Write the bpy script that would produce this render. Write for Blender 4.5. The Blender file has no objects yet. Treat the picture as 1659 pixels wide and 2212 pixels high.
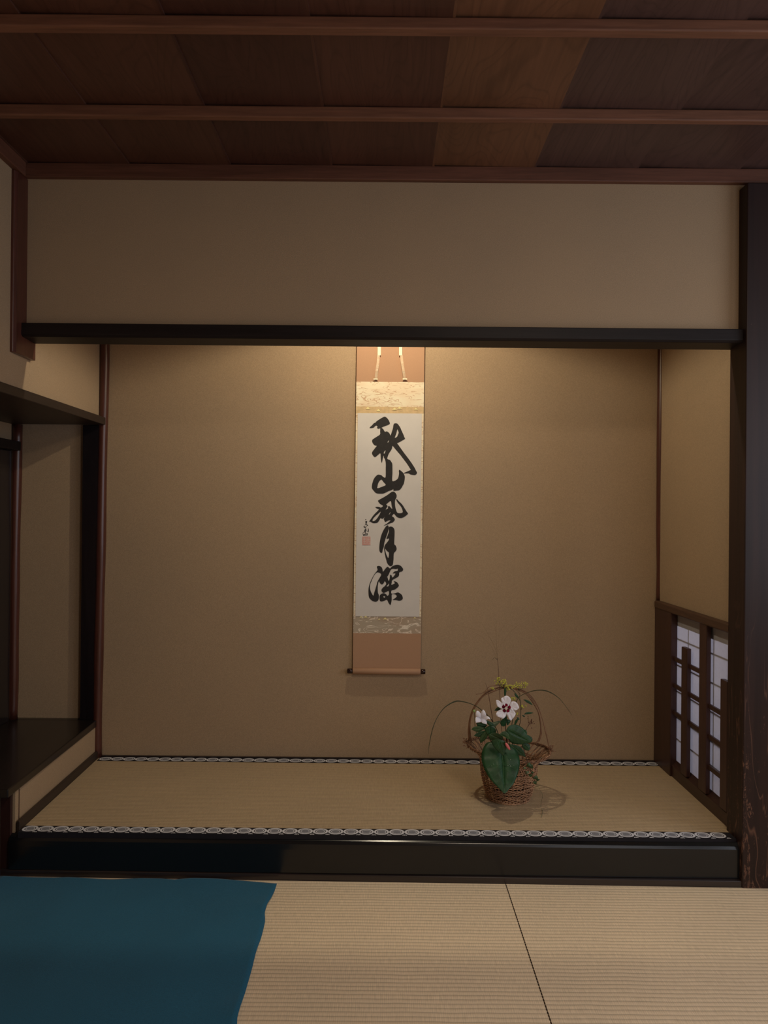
import bpy, bmesh, math, random
import numpy as np
from mathutils import Vector, Matrix
random.seed(7)
S = bpy.context.scene
COL = S.collection
V = Vector
# ------------------------------------------------------------------ camera
CAM = V((0, -2.5, 1.2339)); YAW, PIT, ROL = -0.00116, 0.00277, 0.00908; F_PX = 1583.65
def cam_axes():
    cy, sy, cp, sp = math.cos(YAW), math.sin(YAW), math.cos(PIT), math.sin(PIT)
    F = V((sy*cp, cy*cp, sp)); Rt = V((cy, -sy, 0)); U = Rt.cross(F)
    return Rt*math.cos(ROL)+U*math.sin(ROL), U*math.cos(ROL)-Rt*math.sin(ROL), F
r_, u_, f_ = cam_axes()
cd = bpy.data.cameras.new('camera'); cam = bpy.data.objects.new('camera', cd); COL.objects.link(cam)
cam.matrix_world = Matrix(((r_.x, u_.x, -f_.x, CAM.x), (r_.y, u_.y, -f_.y, CAM.y), (r_.z, u_.z, -f_.z, CAM.z), (0, 0, 0, 1)))
cd.sensor_fit = 'HORIZONTAL'; cd.sensor_width = 36; cd.lens = F_PX/1659*36; cd.clip_start = .02
S.camera = cam
# ------------------------------------------------------------------ view and world
S.view_settings.view_transform = 'Standard'; S.view_settings.look = 'None'
S.view_settings.gamma = 1; S.view_settings.use_curve_mapping = False
S.view_settings.exposure = 0.0
w = bpy.data.worlds.new('world'); S.world = w; w.use_nodes = True
w.node_tree.nodes['Background'].inputs[0].default_value = (.6, .7, 1, 1)
w.node_tree.nodes['Background'].inputs[1].default_value = .25
# ------------------------------------------------------------------ lights
def area(name, loc, aim, sx, sy, power, col):
    l = bpy.data.lights.new(name, 'AREA'); l.shape = 'RECTANGLE'; l.size = sx; l.size_y = sy; l.energy = power; l.color = col
    o = bpy.data.objects.new(name, l); COL.objects.link(o); o.location = loc
    o.rotation_euler = (V(aim)-V(loc)).to_track_quat('-Z', 'Y').to_euler(); return o
area('daylight_right_window', (2.34, -1.25, 1.45), (1.0, -1.05, 1.42), 1.6, 1.3, 16, (.80, .88, 1.0))
area('rear_fill_light', (1.70, -3.10, 1.55), (1.55, -1, 1.50), 1.0, 1.3, 9, (.94, .93, .97))  # fill light added behind the viewer, set at an unseen window
area('overhead_fill_light', (.7, -1.95, 2.30), (.6, -1.80, 0), .5, .5, 16, (1.0, .82, .62))  # warm overhead light added to brighten the floor mats, no fixture
area('daylight_behind_paper', (1.62, .40, .62), (1.2, .40, .5),   .9, .9, 2.3, (.92, .90, .97))
LAMP = V((.01, .19, 2.27))
l = bpy.data.lights.new('alcove_lamp_bulb', 'SPOT'); l.energy = 25.5; l.color = (1.0, .86, .62)
l.spot_size = math.radians(155); l.spot_blend = .22; l.shadow_soft_size = .018
o = bpy.data.objects.new('alcove_lamp_bulb', l); COL.objects.link(o); o.location = LAMP

# ------------------------------------------------------------------ measuring helpers
def at(x, y, Y=None, X=None, Z=None):
    v = f_ + r_*((x-829.5)/F_PX) - u_*((y-1106)/F_PX)
    t = (Y-CAM.y)/v.y if Y is not None else (X-CAM.x)/v.x if X is not None else (Z-CAM.z)/v.z
    return CAM + v*t
# ------------------------------------------------------------------ materials
class NT:
    def __init__(s, name, rough=.6, spec=.5):
        s.m = bpy.data.materials.new(name); s.m.use_nodes = True; s.t = s.m.node_tree
        s.b = s.t.nodes['Principled BSDF']; s.b.inputs['Roughness'].default_value = rough
        s.b.inputs['Specular IOR Level'].default_value = spec
    def n(s, typ, **k):
        nd = s.t.nodes.new(typ)
        for a, b in k.items():
            if a.startswith('i_'):
                key = a[2:]; key = int(key) if key.isdigit() else key.replace('_', ' ')
                nd.inputs[key].default_value = b
            else: setattr(nd, a, b)
        return nd
    def L(s, a, b): s.t.links.new(a, b)
    def coords(s, scale=(1, 1, 1)):
        tc = s.n('ShaderNodeTexCoord'); mp = s.n('ShaderNodeMapping'); mp.inputs['Scale'].default_value = scale
        s.L(tc.outputs['Object'], mp.inputs[0]); return mp.outputs[0]
    def noise(s, vec, scale=5, detail=4, rough=.55, dist=0):
        nd = s.n('ShaderNodeTexNoise'); nd.inputs['Scale'].default_value = scale; nd.inputs['Detail'].default_value = detail
        nd.inputs['Roughness'].default_value = rough; nd.inputs['Distortion'].default_value = dist
        s.L(vec, nd.inputs['Vector']); return nd.outputs['Fac']
    def ramp(s, fac, stops, interp='LINEAR'):
        nd = s.n('ShaderNodeValToRGB'); cr = nd.color_ramp; cr.interpolation = interp
        while len(cr.elements) < len(stops): cr.elements.new(.5)
        for e, (p, c) in zip(cr.elements, stops):
            e.position = p; e.color = (c[0], c[1], c[2], 1) if len(c) == 3 else c
        s.L(fac, nd.inputs[0]); return nd.outputs[0]
    def mix(s, fac, a, b, mode='MIX'):
        nd = s.n('ShaderNodeMix', data_type='RGBA', blend_type=mode)
        for sock, val in ((nd.inputs[0], fac), (nd.inputs[6], a), (nd.inputs[7], b)):
            if hasattr(val, 'links'): s.L(val, sock)
            elif isinstance(val, (int, float)): sock.default_value = val
            else: sock.default_value = (*val, 1)
        return nd.outputs[2]
    def math(s, op, a, b=0.0):
        nd = s.n('ShaderNodeMath', operation=op)
        for i, val in enumerate((a, b)):
            if hasattr(val, 'links'): s.L(val, nd.inputs[i])
            else: nd.inputs[i].default_value = val
        return nd.outputs[0]
    def bump(s, h, strength=.2, dist=.002):
        nd = s.n('ShaderNodeBump'); nd.inputs['Strength'].default_value = strength; nd.inputs['Distance'].default_value = dist
        s.L(h, nd.inputs['Height']); s.L(nd.outputs[0], s.b.inputs['Normal'])
    def col(s, c):
        if hasattr(c, 'links'): s.L(c, s.b.inputs['Base Color'])
        else: s.b.inputs['Base Color'].default_value = (*c, 1)
        return s.m
def sc(c, k): return tuple(x*k for x in c)
def m_plain(name, c, rough=.6, spec=.5, var=.12, scale=40):
    t = NT(name, rough, spec); nz = t.noise(t.coords(), scale, 3)
    return t.col(t.ramp(nz, [(.3, sc(c, 1-var)), (.7, sc(c, 1+var))]))
def m_wood(name, c, axis, rough=.4, spec=.5, var=.35, scale=14, coat=0, bump=.12):
    t = NT(name, rough, spec); s = [1, 1, 1]; s['xyz'.index(axis)] = .06
    vec = t.coords(tuple(s)); n1 = t.noise(vec, scale, 5, .6, 1.2); n2 = t.noise(vec, scale*9, 4, .6)
    c1 = t.ramp(n1, [(.25, sc(c, 1-var)), (.75, sc(c, 1+var))]); c2 = t.ramp(n2, [(.3, (.75,)*3), (.65, (1.1,)*3)])
    t.col(t.mix(1.0, c1, c2, 'MULTIPLY')); t.bump(n2, bump, .001)
    if coat: t.b.inputs['Coat Weight'].default_value = coat; t.b.inputs['Coat Roughness'].default_value = .12
    return t.m
def m_plaster(name, c):
    t = NT(name, .92, .2); vec = t.coords(); n1 = t.noise(vec, 420, 2, .6); n2 = t.noise(vec, 2.2, 3)
    a = t.ramp(n1, [(.3, sc(c, .84)), (.7, sc(c, 1.14))]); b = t.ramp(n2, [(.3, (.95, .955, .96)), (.7, (1.03, 1.02, 1.0))])
    t.col(t.mix(1.0, a, b, 'MULTIPLY')); t.bump(n1, .35, .0012); return t.m
def m_tatami(name, c, pitch, rough=.62):
    t = NT(name, rough, .35); tc = t.n('ShaderNodeTexCoord'); sp = t.n('ShaderNodeSeparateXYZ'); t.L(tc.outputs['Object'], sp.inputs[0])
    wob = t.noise(t.coords((6, 6, 6)), 1.2, 2)
    yy = t.math('ADD', sp.outputs[1], t.math('MULTIPLY', wob, pitch*.5))
    s = t.math('SINE', t.math('MULTIPLY', yy, 2*math.pi/pitch)); h = t.math('ABSOLUTE', t.math('SINE', t.math('MULTIPLY', yy, math.pi/pitch)))
    fine = t.noise(t.coords((26, 1.2, 1)), 22, 3, .6)        # straw running across the ribs
    xs = t.math('ABSOLUTE', t.math('SINE', t.math('MULTIPLY', sp.outputs[0], math.pi/.0052)))
    big = t.noise(t.coords(), 1.7, 3)
    a = t.ramp(h, [(0, sc(c, .66)), (.35, sc(c, .98)), (1, sc(c, 1.08))])
    b = t.ramp(fine, [(.25, (.82, .81, .78)), (.7, (1.1, 1.09, 1.06))]); d = t.ramp(big, [(.3, (.94, .94, .93)), (.7, (1.06, 1.05, 1.03))])
    e = t.ramp(xs, [(0, (.86,)*3), (.4, (1.0,)*3)])
    t.col(t.mix(1.0, t.mix(1.0, t.mix(1.0, a, b, 'MULTIPLY'), d, 'MULTIPLY'), e, 'MULTIPLY'))
    t.bump(t.math('ADD', h, t.math('MULTIPLY', fine, .5)), .5, .0016); return t.m
def m_post():                                                # lacquered pillar, worn through near the floor
    t = NT('worn_lacquer_pillar', .5, .3); vec = t.coords((1, 1, .045)); vec2 = t.coords((1, 1, .12)); vec3 = t.coords((1, 1, .5))
    n1 = t.noise(vec, 16, 5, .6, 1.4); n2 = t.noise(vec2, 42, 5, .7, 2.0); n3 = t.noise(vec3, 70, 3, .8, 1.0); n4 = t.noise(t.coords((1, 1, .07)), 9, 2, .5, 3.5)
    tc = t.n('ShaderNodeTexCoord'); sp = t.n('ShaderNodeSeparateXYZ'); t.L(tc.outputs['Object'], sp.inputs[0])
    mr = t.n('ShaderNodeMapRange'); t.L(sp.outputs[2], mr.inputs[0])
    for i, v in ((1, .0), (2, 1.35), (3, .135), (4, -.05)): mr.inputs[i].default_value = v
    base = t.ramp(n1, [(.25, (.012, .006, .006)), (.75, (.034, .015, .012))])
    edge = t.math('SUBTRACT', 1.0, t.math('MULTIPLY', t.math('ABSOLUTE', t.math('SUBTRACT', sp.outputs[0], 1.217)), 40.0))
    edge = t.math('MULTIPLY', t.math('MAXIMUM', edge, 0.0), .06)
    wearf = t.math('ADD', t.math('ADD', t.math('MULTIPLY', n2, .6), t.math('MULTIPLY', n3, .45)), t.math('ADD', mr.outputs[0], edge))
    mask = t.ramp(wearf, [(.70, (0,)*3), (.76, (1,)*3)])
    vein = t.ramp(t.math('ABSOLUTE', t.math('SUBTRACT', n4, .5)), [(0, (1,)*3), (.012, (0,)*3)])
    low = t.ramp(sp.outputs[2], [(.0, (.85,)*3), (.75, (.40,)*3), (1.0, (0,)*3)])
    m2 = t.mix(1.0, mask, t.mix(1.0, vein, low, 'MULTIPLY'), 'LIGHTEN')
    t.col(t.mix(m2, base, (.155, .076, .050))); t.bump(t.math('SUBTRACT', n2, t.math('MULTIPLY', wearf, .8)), .25, .0015)
    t.b.inputs['Coat Weight'].default_value = .06; t.b.inputs['Coat Roughness'].default_value = .25
    return t.m
def m_ceiling():
    t = NT('cedar_ceiling_boards', .42, .5); tc = t.n('ShaderNodeTexCoord'); sp = t.n('ShaderNodeSeparateXYZ'); t.L(tc.outputs['Object'], sp.inputs[0])
    idx = t.math('FLOOR', t.math('DIVIDE', t.math('SUBTRACT', sp.outputs[0], .15), .345))
    wn = t.n('ShaderNodeTexWhiteNoise', noise_dimensions='1D'); t.L(t.math('ADD', idx, 7.3), wn.inputs['W'])
    off = t.n('ShaderNodeCombineXYZ'); t.L(t.math('MULTIPLY', wn.outputs[0], 40.0), off.inputs[1]); t.L(t.math('MULTIPLY', idx, 3.1), off.inputs[2])
    def vec(s):
        a = t.n('ShaderNodeVectorMath', operation='ADD'); t.L(tc.outputs['Object'], a.inputs[0]); t.L(off.outputs[0], a.inputs[1])
        b = t.n('ShaderNodeVectorMath', operation='MULTIPLY'); t.L(a.outputs[0], b.inputs[0]); b.inputs[1].default_value = s; return b.outputs[0]
    n0 = t.noise(vec((1, .22, 1)), 3.4, 2, .5, .6)
    rings = t.math('ABSOLUTE', t.math('SINE', t.math('MULTIPLY', n0, 95.0)))
    n1 = t.noise(vec((1, .03, 1)), 90, 4, .6); n2 = t.noise(vec((1, .3, 1)), 4, 3)
    tone = t.ramp(wn.outputs[0], [(0, (.060, .024, .018)), (.5, (.080, .033, .023)), (1, (.105, .045, .029))])
    sel = t.math('COMPARE', idx, 0.0); tone = t.mix(sel, tone, (.165, .078, .042)); tone = t.mix(t.math('GREATER_THAN', idx, .5), tone, (.094, .052, .045))  # right-hand boards tinted greyer to carry the cool sheen on that side
    g = t.mix(1.0, t.ramp(rings, [(0, (.84,)*3), (.5, (1.04,)*3)]), t.ramp(n1, [(.3, (.84,)*3), (.7, (1.1,)*3)]), 'MULTIPLY')
    g2 = t.mix(1.0, g, t.ramp(n2, [(.3, (.85, .83, .8)), (.7, (1.12, 1.1, 1.1))]), 'MULTIPLY')
    t.col(t.mix(1.0, tone, g2, 'MULTIPLY')); t.bump(rings, .06, .001); return t.m
def m_brocade(name, ground, line, scale):
    t = NT(name, .7, .3); vec = t.coords((1, 1, 3.4)); n = t.noise(vec, scale, 2.5, .5, 1.6)
    d = t.math('ABSOLUTE', t.math('SUBTRACT', t.math('FRACT', t.math('MULTIPLY', n, 4.0)), .5))
    weave = t.noise(t.coords(), 900, 1)
    c = t.mix(t.ramp(d, [(.03, (1,)*3), (.11, (0,)*3)]), ground, line)
    patch = t.ramp(t.noise(vec, scale*.5, 2), [(.45, (1, 1, 1)), (.6, (.97, .90, .87))])
    t.col(t.mix(1.0, t.mix(1.0, c, t.ramp(weave, [(.3, (.95,)*3), (.7, (1.04,)*3)]), 'MULTIPLY'), patch, 'MULTIPLY')); return t.m
def m_leaf(name, c, vein, var=.3, gloss=.42):
    t = NT(name, gloss, .45); n = t.noise(t.coords(), 35, 4); n2 = t.noise(t.coords(), 180, 3)
    t.col(t.mix(1.0, t.ramp(n, [(.3, sc(c, 1-var)), (.7, sc(c, 1+var))]), t.ramp(n2, [(.3, (.85,)*3), (.7, (1.12,)*3)]), 'MULTIPLY'))
    t.bump(n, .3, .002); return t.m

WALL = (.40, .292, .190)
M = dict(
    wall=m_plaster('sand_plaster', WALL),
    ceil=m_ceiling(),
    batten=m_wood('ceiling_batten_cedar', (.20, .088, .052), 'x', .5, .4, .25, 12),
    cornice=m_wood('cornice_cedar', (.135, .055, .034), 'x', .5, .4, .25, 12),
    corniceY=m_wood('cornice_cedar_side', (.135, .055, .034), 'y', .5, .4, .25, 12),
    redpost=m_wood('red_polished_post', (.082, .026, .018), 'z', .34, .5, .3, 20, .22),
    darkpost=m_wood('dark_window_wood', (.050, .020, .016), 'z', .38, .5, .3, 20),
    darkrail=m_wood('dark_window_rail', (.045, .019, .014), 'y', .38, .5, .3, 20),
    rail=m_wood('window_top_rail', (.085, .042, .026), 'y', .45, .5, .25, 16),
    black=m_wood('black_lintel_wood', (.013, .009, .009), 'x', .5, .25, .35, 10, 0, .3),
    lacq=m_plain('black_lacquer', (.0075, .0080, .0095), .2, .5, .1),
    thresh=m_wood('threshold_wood', (.028, .019, .018), 'x', .34, .5, .4, 12, .3),
    desk=m_wood('dark_desk_board', (.012, .009, .0085), 'y', .3, .5, .4, 8, .2),
    shelf=m_wood('dark_shelf_board', (.034, .022, .017), 'y', .45, .4, .25, 8),
    pillar=m_wood('black_pillar', (.011, .009, .012), 'z', .26, .5, .4, 12, .4),
    panel=m_wood('brown_panel', (.085, .035, .024), 'z', .5, .4, .25, 14),
    post=m_post(),
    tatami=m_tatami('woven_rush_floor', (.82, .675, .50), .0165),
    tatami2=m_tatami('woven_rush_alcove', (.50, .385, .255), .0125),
    heri=m_plain('black_border_cloth', (.018, .017, .022), .8, .2),
    heriw=m_plain('white_border_thread', (.66, .67, .73), .8, .2, .05),
    herig=m_plain('grey_border_thread', (.22, .225, .26), .8, .2, .3, 700),
    paper=None, felt=None,
    washi=m_plain('calligraphy_paper', (.655, .63, .60), .85, .2, .025, 14),
    ink=m_plain('ink', (.024, .0225, .0225), .6, .3, .15, 90),
    seal=m_plain('red_seal_paste', (.60, .33, .29), .8, .2, .12, 500),
    orange=m_plain('russet_mounting_silk', (.44, .265, .165), .8, .2, .04, 500),
    brocade=m_brocade('cream_cloud_brocade', (.80, .72, .54), (.56, .38, .24), 13),
    brocade2=m_brocade('grey_cloud_brocade', (.44, .37, .28), (.82, .74, .62), 11),
    strip=m_plain('gold_strip', (.60, .44, .24), .6, .3, .12, 60),
    gold=m_plain('gold_mountain', (.82, .72, .36), .5, .4, .05),
    ribbon=m_brocade('scroll_ribbon_cloth', (.60, .48, .34), (.42, .28, .17), 60),
    ribbonc=m_plain('cream_paper_band', (.85, .82, .60), .7, .2, .03),
    roll=m_plain('dark_lacquer_knob', (.022, .008, .007), .15, .5, .1),
    cane=m_wood('split_bamboo', (.52, .30, .175), 'z', .45, .45, .4, 30, 0, .2),
    vine=m_wood('brown_vine', (.23, .12, .068), 'z', .5, .4, .4, 22, 0, .3),
    water=m_plain('dark_liner', (.03, .018, .012), .5),
    green=m_leaf('deep_green_leaf', (.013, .058, .019), None),
    green2=m_leaf('mid_green_leaf', (.032, .072, .022), None),
    vein=m_plain('leaf_vein', (.065, .16, .06), .5),
    greypale=m_leaf('grey_green_leaf', (.12, .16, .085), None),
    white=m_plain('white_petal', (.90, .89, .97), .7, .2, .03, 60),
    crimson=m_plain('crimson_blotch', (.26, .003, .03), .6, .2, .2, 120),
    cream=m_plain('cream_stamen', (.82, .74, .55), .7),
    yellow=m_plain('yellow_floret', (.60, .60, .10), .6, .3, .3, 300),
    stem=m_plain('olive_stem', (.042, .046, .018), .5, .4, .2),
    redstem=m_plain('reddish_stem', (.10, .035, .025), .5, .4, .2),
    straw=m_plain('straw_stem', (.22, .15, .085), .6, .3, .2),
    pink=m_plain('pink_bud', (.68, .17, .17), .5, .4, .2, 100),
    berry=m_plain('brown_seed_head', (.13, .055, .04), .6, .3, .3),
    budg=m_plain('pale_green_bud', (.26, .36, .12), .5, .4, .1),
    drop=m_plain('water_drop', (.7, .75, .7), .05, .9, .02),
    metal=m_plain('lamp_housing_metal', (.10, .09, .08), .4),
)
t = NT('shoji_paper', .9, .1); n = t.noise(t.coords((1, 1, 1)), 60, 4); t.col(t.ramp(n, [(.3, (.60, .59, .62)), (.7, (.72, .71, .74))]))
tr = t.n('ShaderNodeBsdfTranslucent'); tr.inputs[0].default_value = (.80, .79, .84, 1); mx = t.n('ShaderNodeMixShader'); mx.inputs[0].default_value = .6
out = [q for q in t.t.nodes if q.type == 'OUTPUT_MATERIAL'][0]
t.L(t.b.outputs[0], mx.inputs[1]); t.L(tr.outputs[0], mx.inputs[2]); t.L(mx.outputs[0], out.inputs[0]); M['paper'] = t.m
t = NT('teal_wool_felt', .95, .1); n = t.noise(t.coords(), 500, 3, .7); n2 = t.noise(t.coords(), 2.5, 3)
t.col(t.mix(1.0, t.ramp(n, [(.3, (.011, .097, .175)), (.7, (.018, .145, .262))]), t.ramp(n2, [(.3, (.92,)*3), (.7, (1.08,)*3)]), 'MULTIPLY'))
t.b.inputs['Sheen Weight'].default_value = .15; t.bump(n, .5, .002); M['felt'] = t.m

# ------------------------------------------------------------------ mesh helpers
def link(name, bm_or_mesh, mat, parent=None, smooth=False, bevel=0, weighted=False):
    if isinstance(bm_or_mesh, bmesh.types.BMesh):
        me = bpy.data.meshes.new(name); bmesh.ops.recalc_face_normals(bm_or_mesh, faces=bm_or_mesh.faces[:]); bm_or_mesh.to_mesh(me); bm_or_mesh.free()
    else: me = bm_or_mesh
    for mm in (mat if isinstance(mat, (list, tuple)) else [mat]): me.materials.append(M[mm] if isinstance(mm, str) else mm)
    if smooth:
        for p in me.polygons: p.use_smooth = True
    o = bpy.data.objects.new(name, me); COL.objects.link(o)
    if parent is not None: o.parent = parent
    if bevel:
        b = o.modifiers.new('bevel', 'BEVEL'); b.width = bevel; b.segments = 3; b.limit_method = 'ANGLE'
    return o
def tag(o, label, cat, group=None, kind=None):
    o['label'] = label; o['category'] = cat
    if group: o['group'] = group
    if kind: o['kind'] = kind
    return o
def struct(o, label=None, cat=None):
    o['kind'] = 'structure'
    if label: o['label'] = label
    if cat: o['category'] = cat
    return o
def thing(name, label, cat, loc=(0, 0, 0), group=None):
    o = bpy.data.objects.new(name, None); COL.objects.link(o); o.empty_display_size = .05
    o.location = loc; tag(o, label, cat, group); o['_'] = 0; del o['_']
    return o
def reloc(root, loc):
    """put the empty at the thing's base while its parts keep their place"""
    root.location = loc
    for ch in root.children: ch.location = ch.location - V(loc)
def bx(bm, x0, x1, y0, y1, z0, z1):
    vs = [bm.verts.new((x, y, z)) for x in (x0, x1) for y in (y0, y1) for z in (z0, z1)]
    for f in ((0, 1, 3, 2), (4, 6, 7, 5), (0, 4, 5, 1), (2, 3, 7, 6), (0, 2, 6, 4), (1, 5, 7, 3)): bm.faces.new([vs[i] for i in f])
    return bm
def box(*a): return bx(bmesh.new(), *a)
def prism(bm, pts, ax, a, b):
    """pts: 2-D outline in the two other axes, extruded along ax from a to b"""
    def mk(p, t):
        q = [0, 0, 0]; q[ax] = t; o = [i for i in range(3) if i != ax]; q[o[0]], q[o[1]] = p; return bm.verts.new(q)
    A = [mk(p, a) for p in pts]; B = [mk(p, b) for p in pts]
    bm.faces.new(A); bm.faces.new(B[::-1]); n = len(pts)
    for i in range(n): bm.faces.new((A[i], A[(i+1) % n], B[(i+1) % n], B[i]))
    return bm
def smooth_path(pts, sub=6):
    P = [V(p) for p in pts]; out = []
    for i in range(len(P)-1):
        a, b, c, d = P[max(i-1, 0)], P[i], P[i+1], P[min(i+2, len(P)-1)]
        for k in range(sub):
            t = k/sub; out.append(.5*((2*b)+(c-a)*t+(2*a-5*b+4*c-d)*t*t+(3*b-a-3*c+d)*t**3))
    out.append(P[-1]); return out
def tube(bm, path, rad, seg=6, cap=True, closed=False):
    P = [V(p) for p in path]; n = len(P); rings = []
    T0 = (P[1]-P[0]).normalized(); nrm = T0.orthogonal().normalized()
    for i in range(n):
        if closed: T = (P[(i+1) % n]-P[i-1]).normalized()
        else: T = (P[min(i+1, n-1)]-P[max(i-1, 0)]).normalized()
        nrm = (nrm-T*nrm.dot(T)); nrm = nrm.normalized() if nrm.length > 1e-6 else T.orthogonal().normalized()
        bn = T.cross(nrm); r = rad(i/(n-1)) if callable(rad) else rad
        rings.append([bm.verts.new(P[i]+(nrm*math.cos(2*math.pi*k/seg)+bn*math.sin(2*math.pi*k/seg))*r) for k in range(seg)])
    for i in range(n if closed else n-1):
        A, B = rings[i], rings[(i+1) % n]
        for k in range(seg): bm.faces.new((A[k], A[(k+1) % seg], B[(k+1) % seg], B[k]))
    if cap and not closed: bm.faces.new(rings[0][::-1]); bm.faces.new(rings[-1])
    return bm
def ball(bm, c, r, sub=1, sq=(1, 1, 1)):
    g = bmesh.ops.create_icosphere(bm, subdivisions=sub, radius=r)
    for v in g['verts']: v.co = V((v.co.x*sq[0], v.co.y*sq[1], v.co.z*sq[2]))+V(c)
    return bm
def fill2d(name, loops_list, to3, mat, parent, ext=.00012, smoothit=True, sub=4):
    """loops_list: shapes, each [outer, hole, hole...] in 2-D; to3 maps a 2-D point to (u, v) on the sheet"""
    bm = bmesh.new()
    for loops in loops_list:
        cu = bpy.data.curves.new(name+'_outline', 'CURVE'); cu.dimensions = '2D'; cu.fill_mode = 'BOTH'; cu.extrude = ext
        for lp in loops:
            P = [V((*to3(p), 0)) for p in lp]
            if smoothit:
                n = len(P); Q = []
                for i in range(n):
                    a, b, c, d = P[i-1], P[i], P[(i+1) % n], P[(i+2) % n]
                    for k in range(sub):
                        t = k/sub; Q.append(.5*((2*b)+(c-a)*t+(2*a-5*b+4*c-d)*t*t+(3*b-a-3*c+d)*t**3))
                P = Q
            s = cu.splines.new('POLY'); s.points.add(len(P)-1); s.use_cyclic_u = True
            for q, p in zip(s.points, P): q.co = (p.x, p.y, 0, 1)
        tmp = bpy.data.objects.new('tmp', cu); COL.objects.link(tmp); bpy.context.view_layer.update()
        me = bpy.data.meshes.new_from_object(tmp.evaluated_get(bpy.context.evaluated_depsgraph_get()))
        bpy.data.objects.remove(tmp); bm.from_mesh(me); bpy.data.meshes.remove(me); bpy.data.curves.remove(cu)
    return bm
# ================================================================== SETTING
D = .768; ZT = .144; XR = 1.218; ZC = 2.412
def xl(Y): return -1.247-.023*max(0, Y)/D
XL = -1.256
struct(link('floor', box(-1.75, 2.5, -3.3, 1.0, -.12, -.055), 'thresh'))
# back wall, left wall parts, right wall parts, hanging wall above the alcove
struct(link('wall_back', box(-1.75, 1.30, D, D+.08, 0, 2.5), 'wall'))
bm = bmesh.new(); prism(bm, [(xl(D), D), (xl(0), 0), (xl(0), -3.2), (-1.38, -3.2), (-1.38, D)], 2, 1.648, ZC+.02)
prism(bm, [(xl(D), D), (xl(0)-.004, .0), (-1.35, .0), (-1.35, D)], 2, 0, .282)
bx(bm, -1.42, -1.295, -3.2, -.13, -.06, 1.62); bx(bm, -1.75, -1.295, -.16, -.13, -.06, 1.62)
struct(link('wall_left', bm, 'wall'))
struct(link('wall_recess', box(-1.75, -1.652, -.13, D, .28, 1.66), 'wall'))
bm = bmesh.new(); bx(bm, XR, XR+.07, .05, D, .845, 2.5); bx(bm, XR+.012, XR+.07, .05, D, 0, .15)
struct(link('wall_right', bm, 'wall'))
struct(link('wall_front', box(-1.38, 1.22, 0, .06, 1.862, 2.5), 'wall'))
bm = bmesh.new(); bx(bm, 1.31, 2.45, 0, .06, -.06, 2.5)
struct(link('wall_side', bm, 'wall'))
bm = bmesh.new()
bx(bm, 2.38, 2.45, -3.2, 0, -.06, .78); bx(bm, 2.38, 2.45, -3.2, 0, 2.12, 2.5); bx(bm, 2.38, 2.45, -3.2, -2.15, .78, 2.12); bx(bm, 2.38, 2.45, -.35, 0, .78, 2.12)
bx(bm, -1.42, 2.45, -3.28, -3.2, -.06, .82); bx(bm, -1.42, 2.45, -3.28, -3.2, 2.18, 2.5); bx(bm, -1.42, 1.15, -3.28, -3.2, .82, 2.18); bx(bm, 2.25, 2.45, -3.28, -3.2, .82, 2.18)
struct(link('wall_rear', bm, 'wall'))
# alcove's own ceiling and the room's lapped cedar boards
struct(link('ceiling_alcove', box(-1.3, 1.25, .06, D, 2.40, 2.43), 'cornice'))
bm = bmesh.new(); x = .15-.345*5
while x < 2.5:
    a, b = x-.001, x+.352
    prism(bm, [(a, ZC+.0065), (b, ZC), (b, ZC+.008), (a, ZC+.0145)], 1, -3.2, .0); x += .345
struct(link('ceiling', bm, 'ceil')); 
# cornice round the top of the walls
struct(link('trim_1', box(-1.30, 2.38, -.022, .0, 2.366, ZC+.002), 'cornice', bevel=.003))
bm = bmesh.new(); prism(bm, [(xl(0)+.022, -.022), (xl(0)+.022, -3.2), (xl(0), -3.2), (xl(0), -.022)], 2, 2.366, ZC+.002)
struct(link('trim_2', bm, 'corniceY', bevel=.003))
# battens
for i, (Y, wd, h) in enumerate(((-.767, .030, .028), (-.382, .024, .032), (-1.152, .028, .030))):
    o = link('ceiling_batten', box(-1.247, 2.38, Y, Y+wd, ZC-h, ZC+.001), 'batten', bevel=.004)
    tag(o, ['pale cedar batten crossing the ceiling boards at the very top of the picture', 'cedar ceiling batten halfway between the alcove wall and the foremost batten',
            'cedar ceiling batten nearest the viewer, out above the room'][i], 'ceiling batten', 'ceiling battens')
# dark strip at the foot of the back wall
struct(link('baseboard_back', box(xl(D), XR, D-.010, D, ZT-.02, ZT+.006), 'thresh'))
bm = bmesh.new(); prism(bm, [(xl(D), D-.01), (xl(0), 0), (xl(0)+.012, 0), (xl(D)+.012, D-.01)], 2, ZT-.02, ZT+.032)
struct(link('baseboard_left', bm, 'shelf', bevel=.003))
# ------------------------------------------------------------------ lintel, sill, threshold, posts
o = link('lintel_beam', prism(bmesh.new(), [(-.032, 1.868), (-.034, 1.830), (-.026, 1.822), (.062, 1.818), (.066, 1.868)], 0, -1.246, 1.204), 'black', bevel=.002)
tag(o, 'long black wooden lintel beam spanning the top of the alcove opening', 'beam')
bm = prism(bmesh.new(), [(.005, .02), (.005, .138), (-.008, .1375), (-.026, .127), (-.031, .118), (-.032, .10), (-.032, .021)], 0, -1.262, 1.204)
for v in bm.verts:
    if v.co.y < 0: v.co.y += .003-.0062*v.co.x
o = link('alcove_sill', bm, 'lacq', bevel=.0035)
tag(o, 'glossy black lacquered front sill raising the alcove above the floor mats', 'sill beam')
def te(x): return -.037-.012*x
o = link('floor_threshold', prism(bmesh.new(), [(-1.29, te(-1.29)), (2.38, te(2.38)), (2.38, .004), (-1.29, .004)], 2, -.05, .0205), 'thresh', bevel=.003)
tag(o, 'low dark wooden threshold strip along the foot of the black sill', 'threshold')
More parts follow.
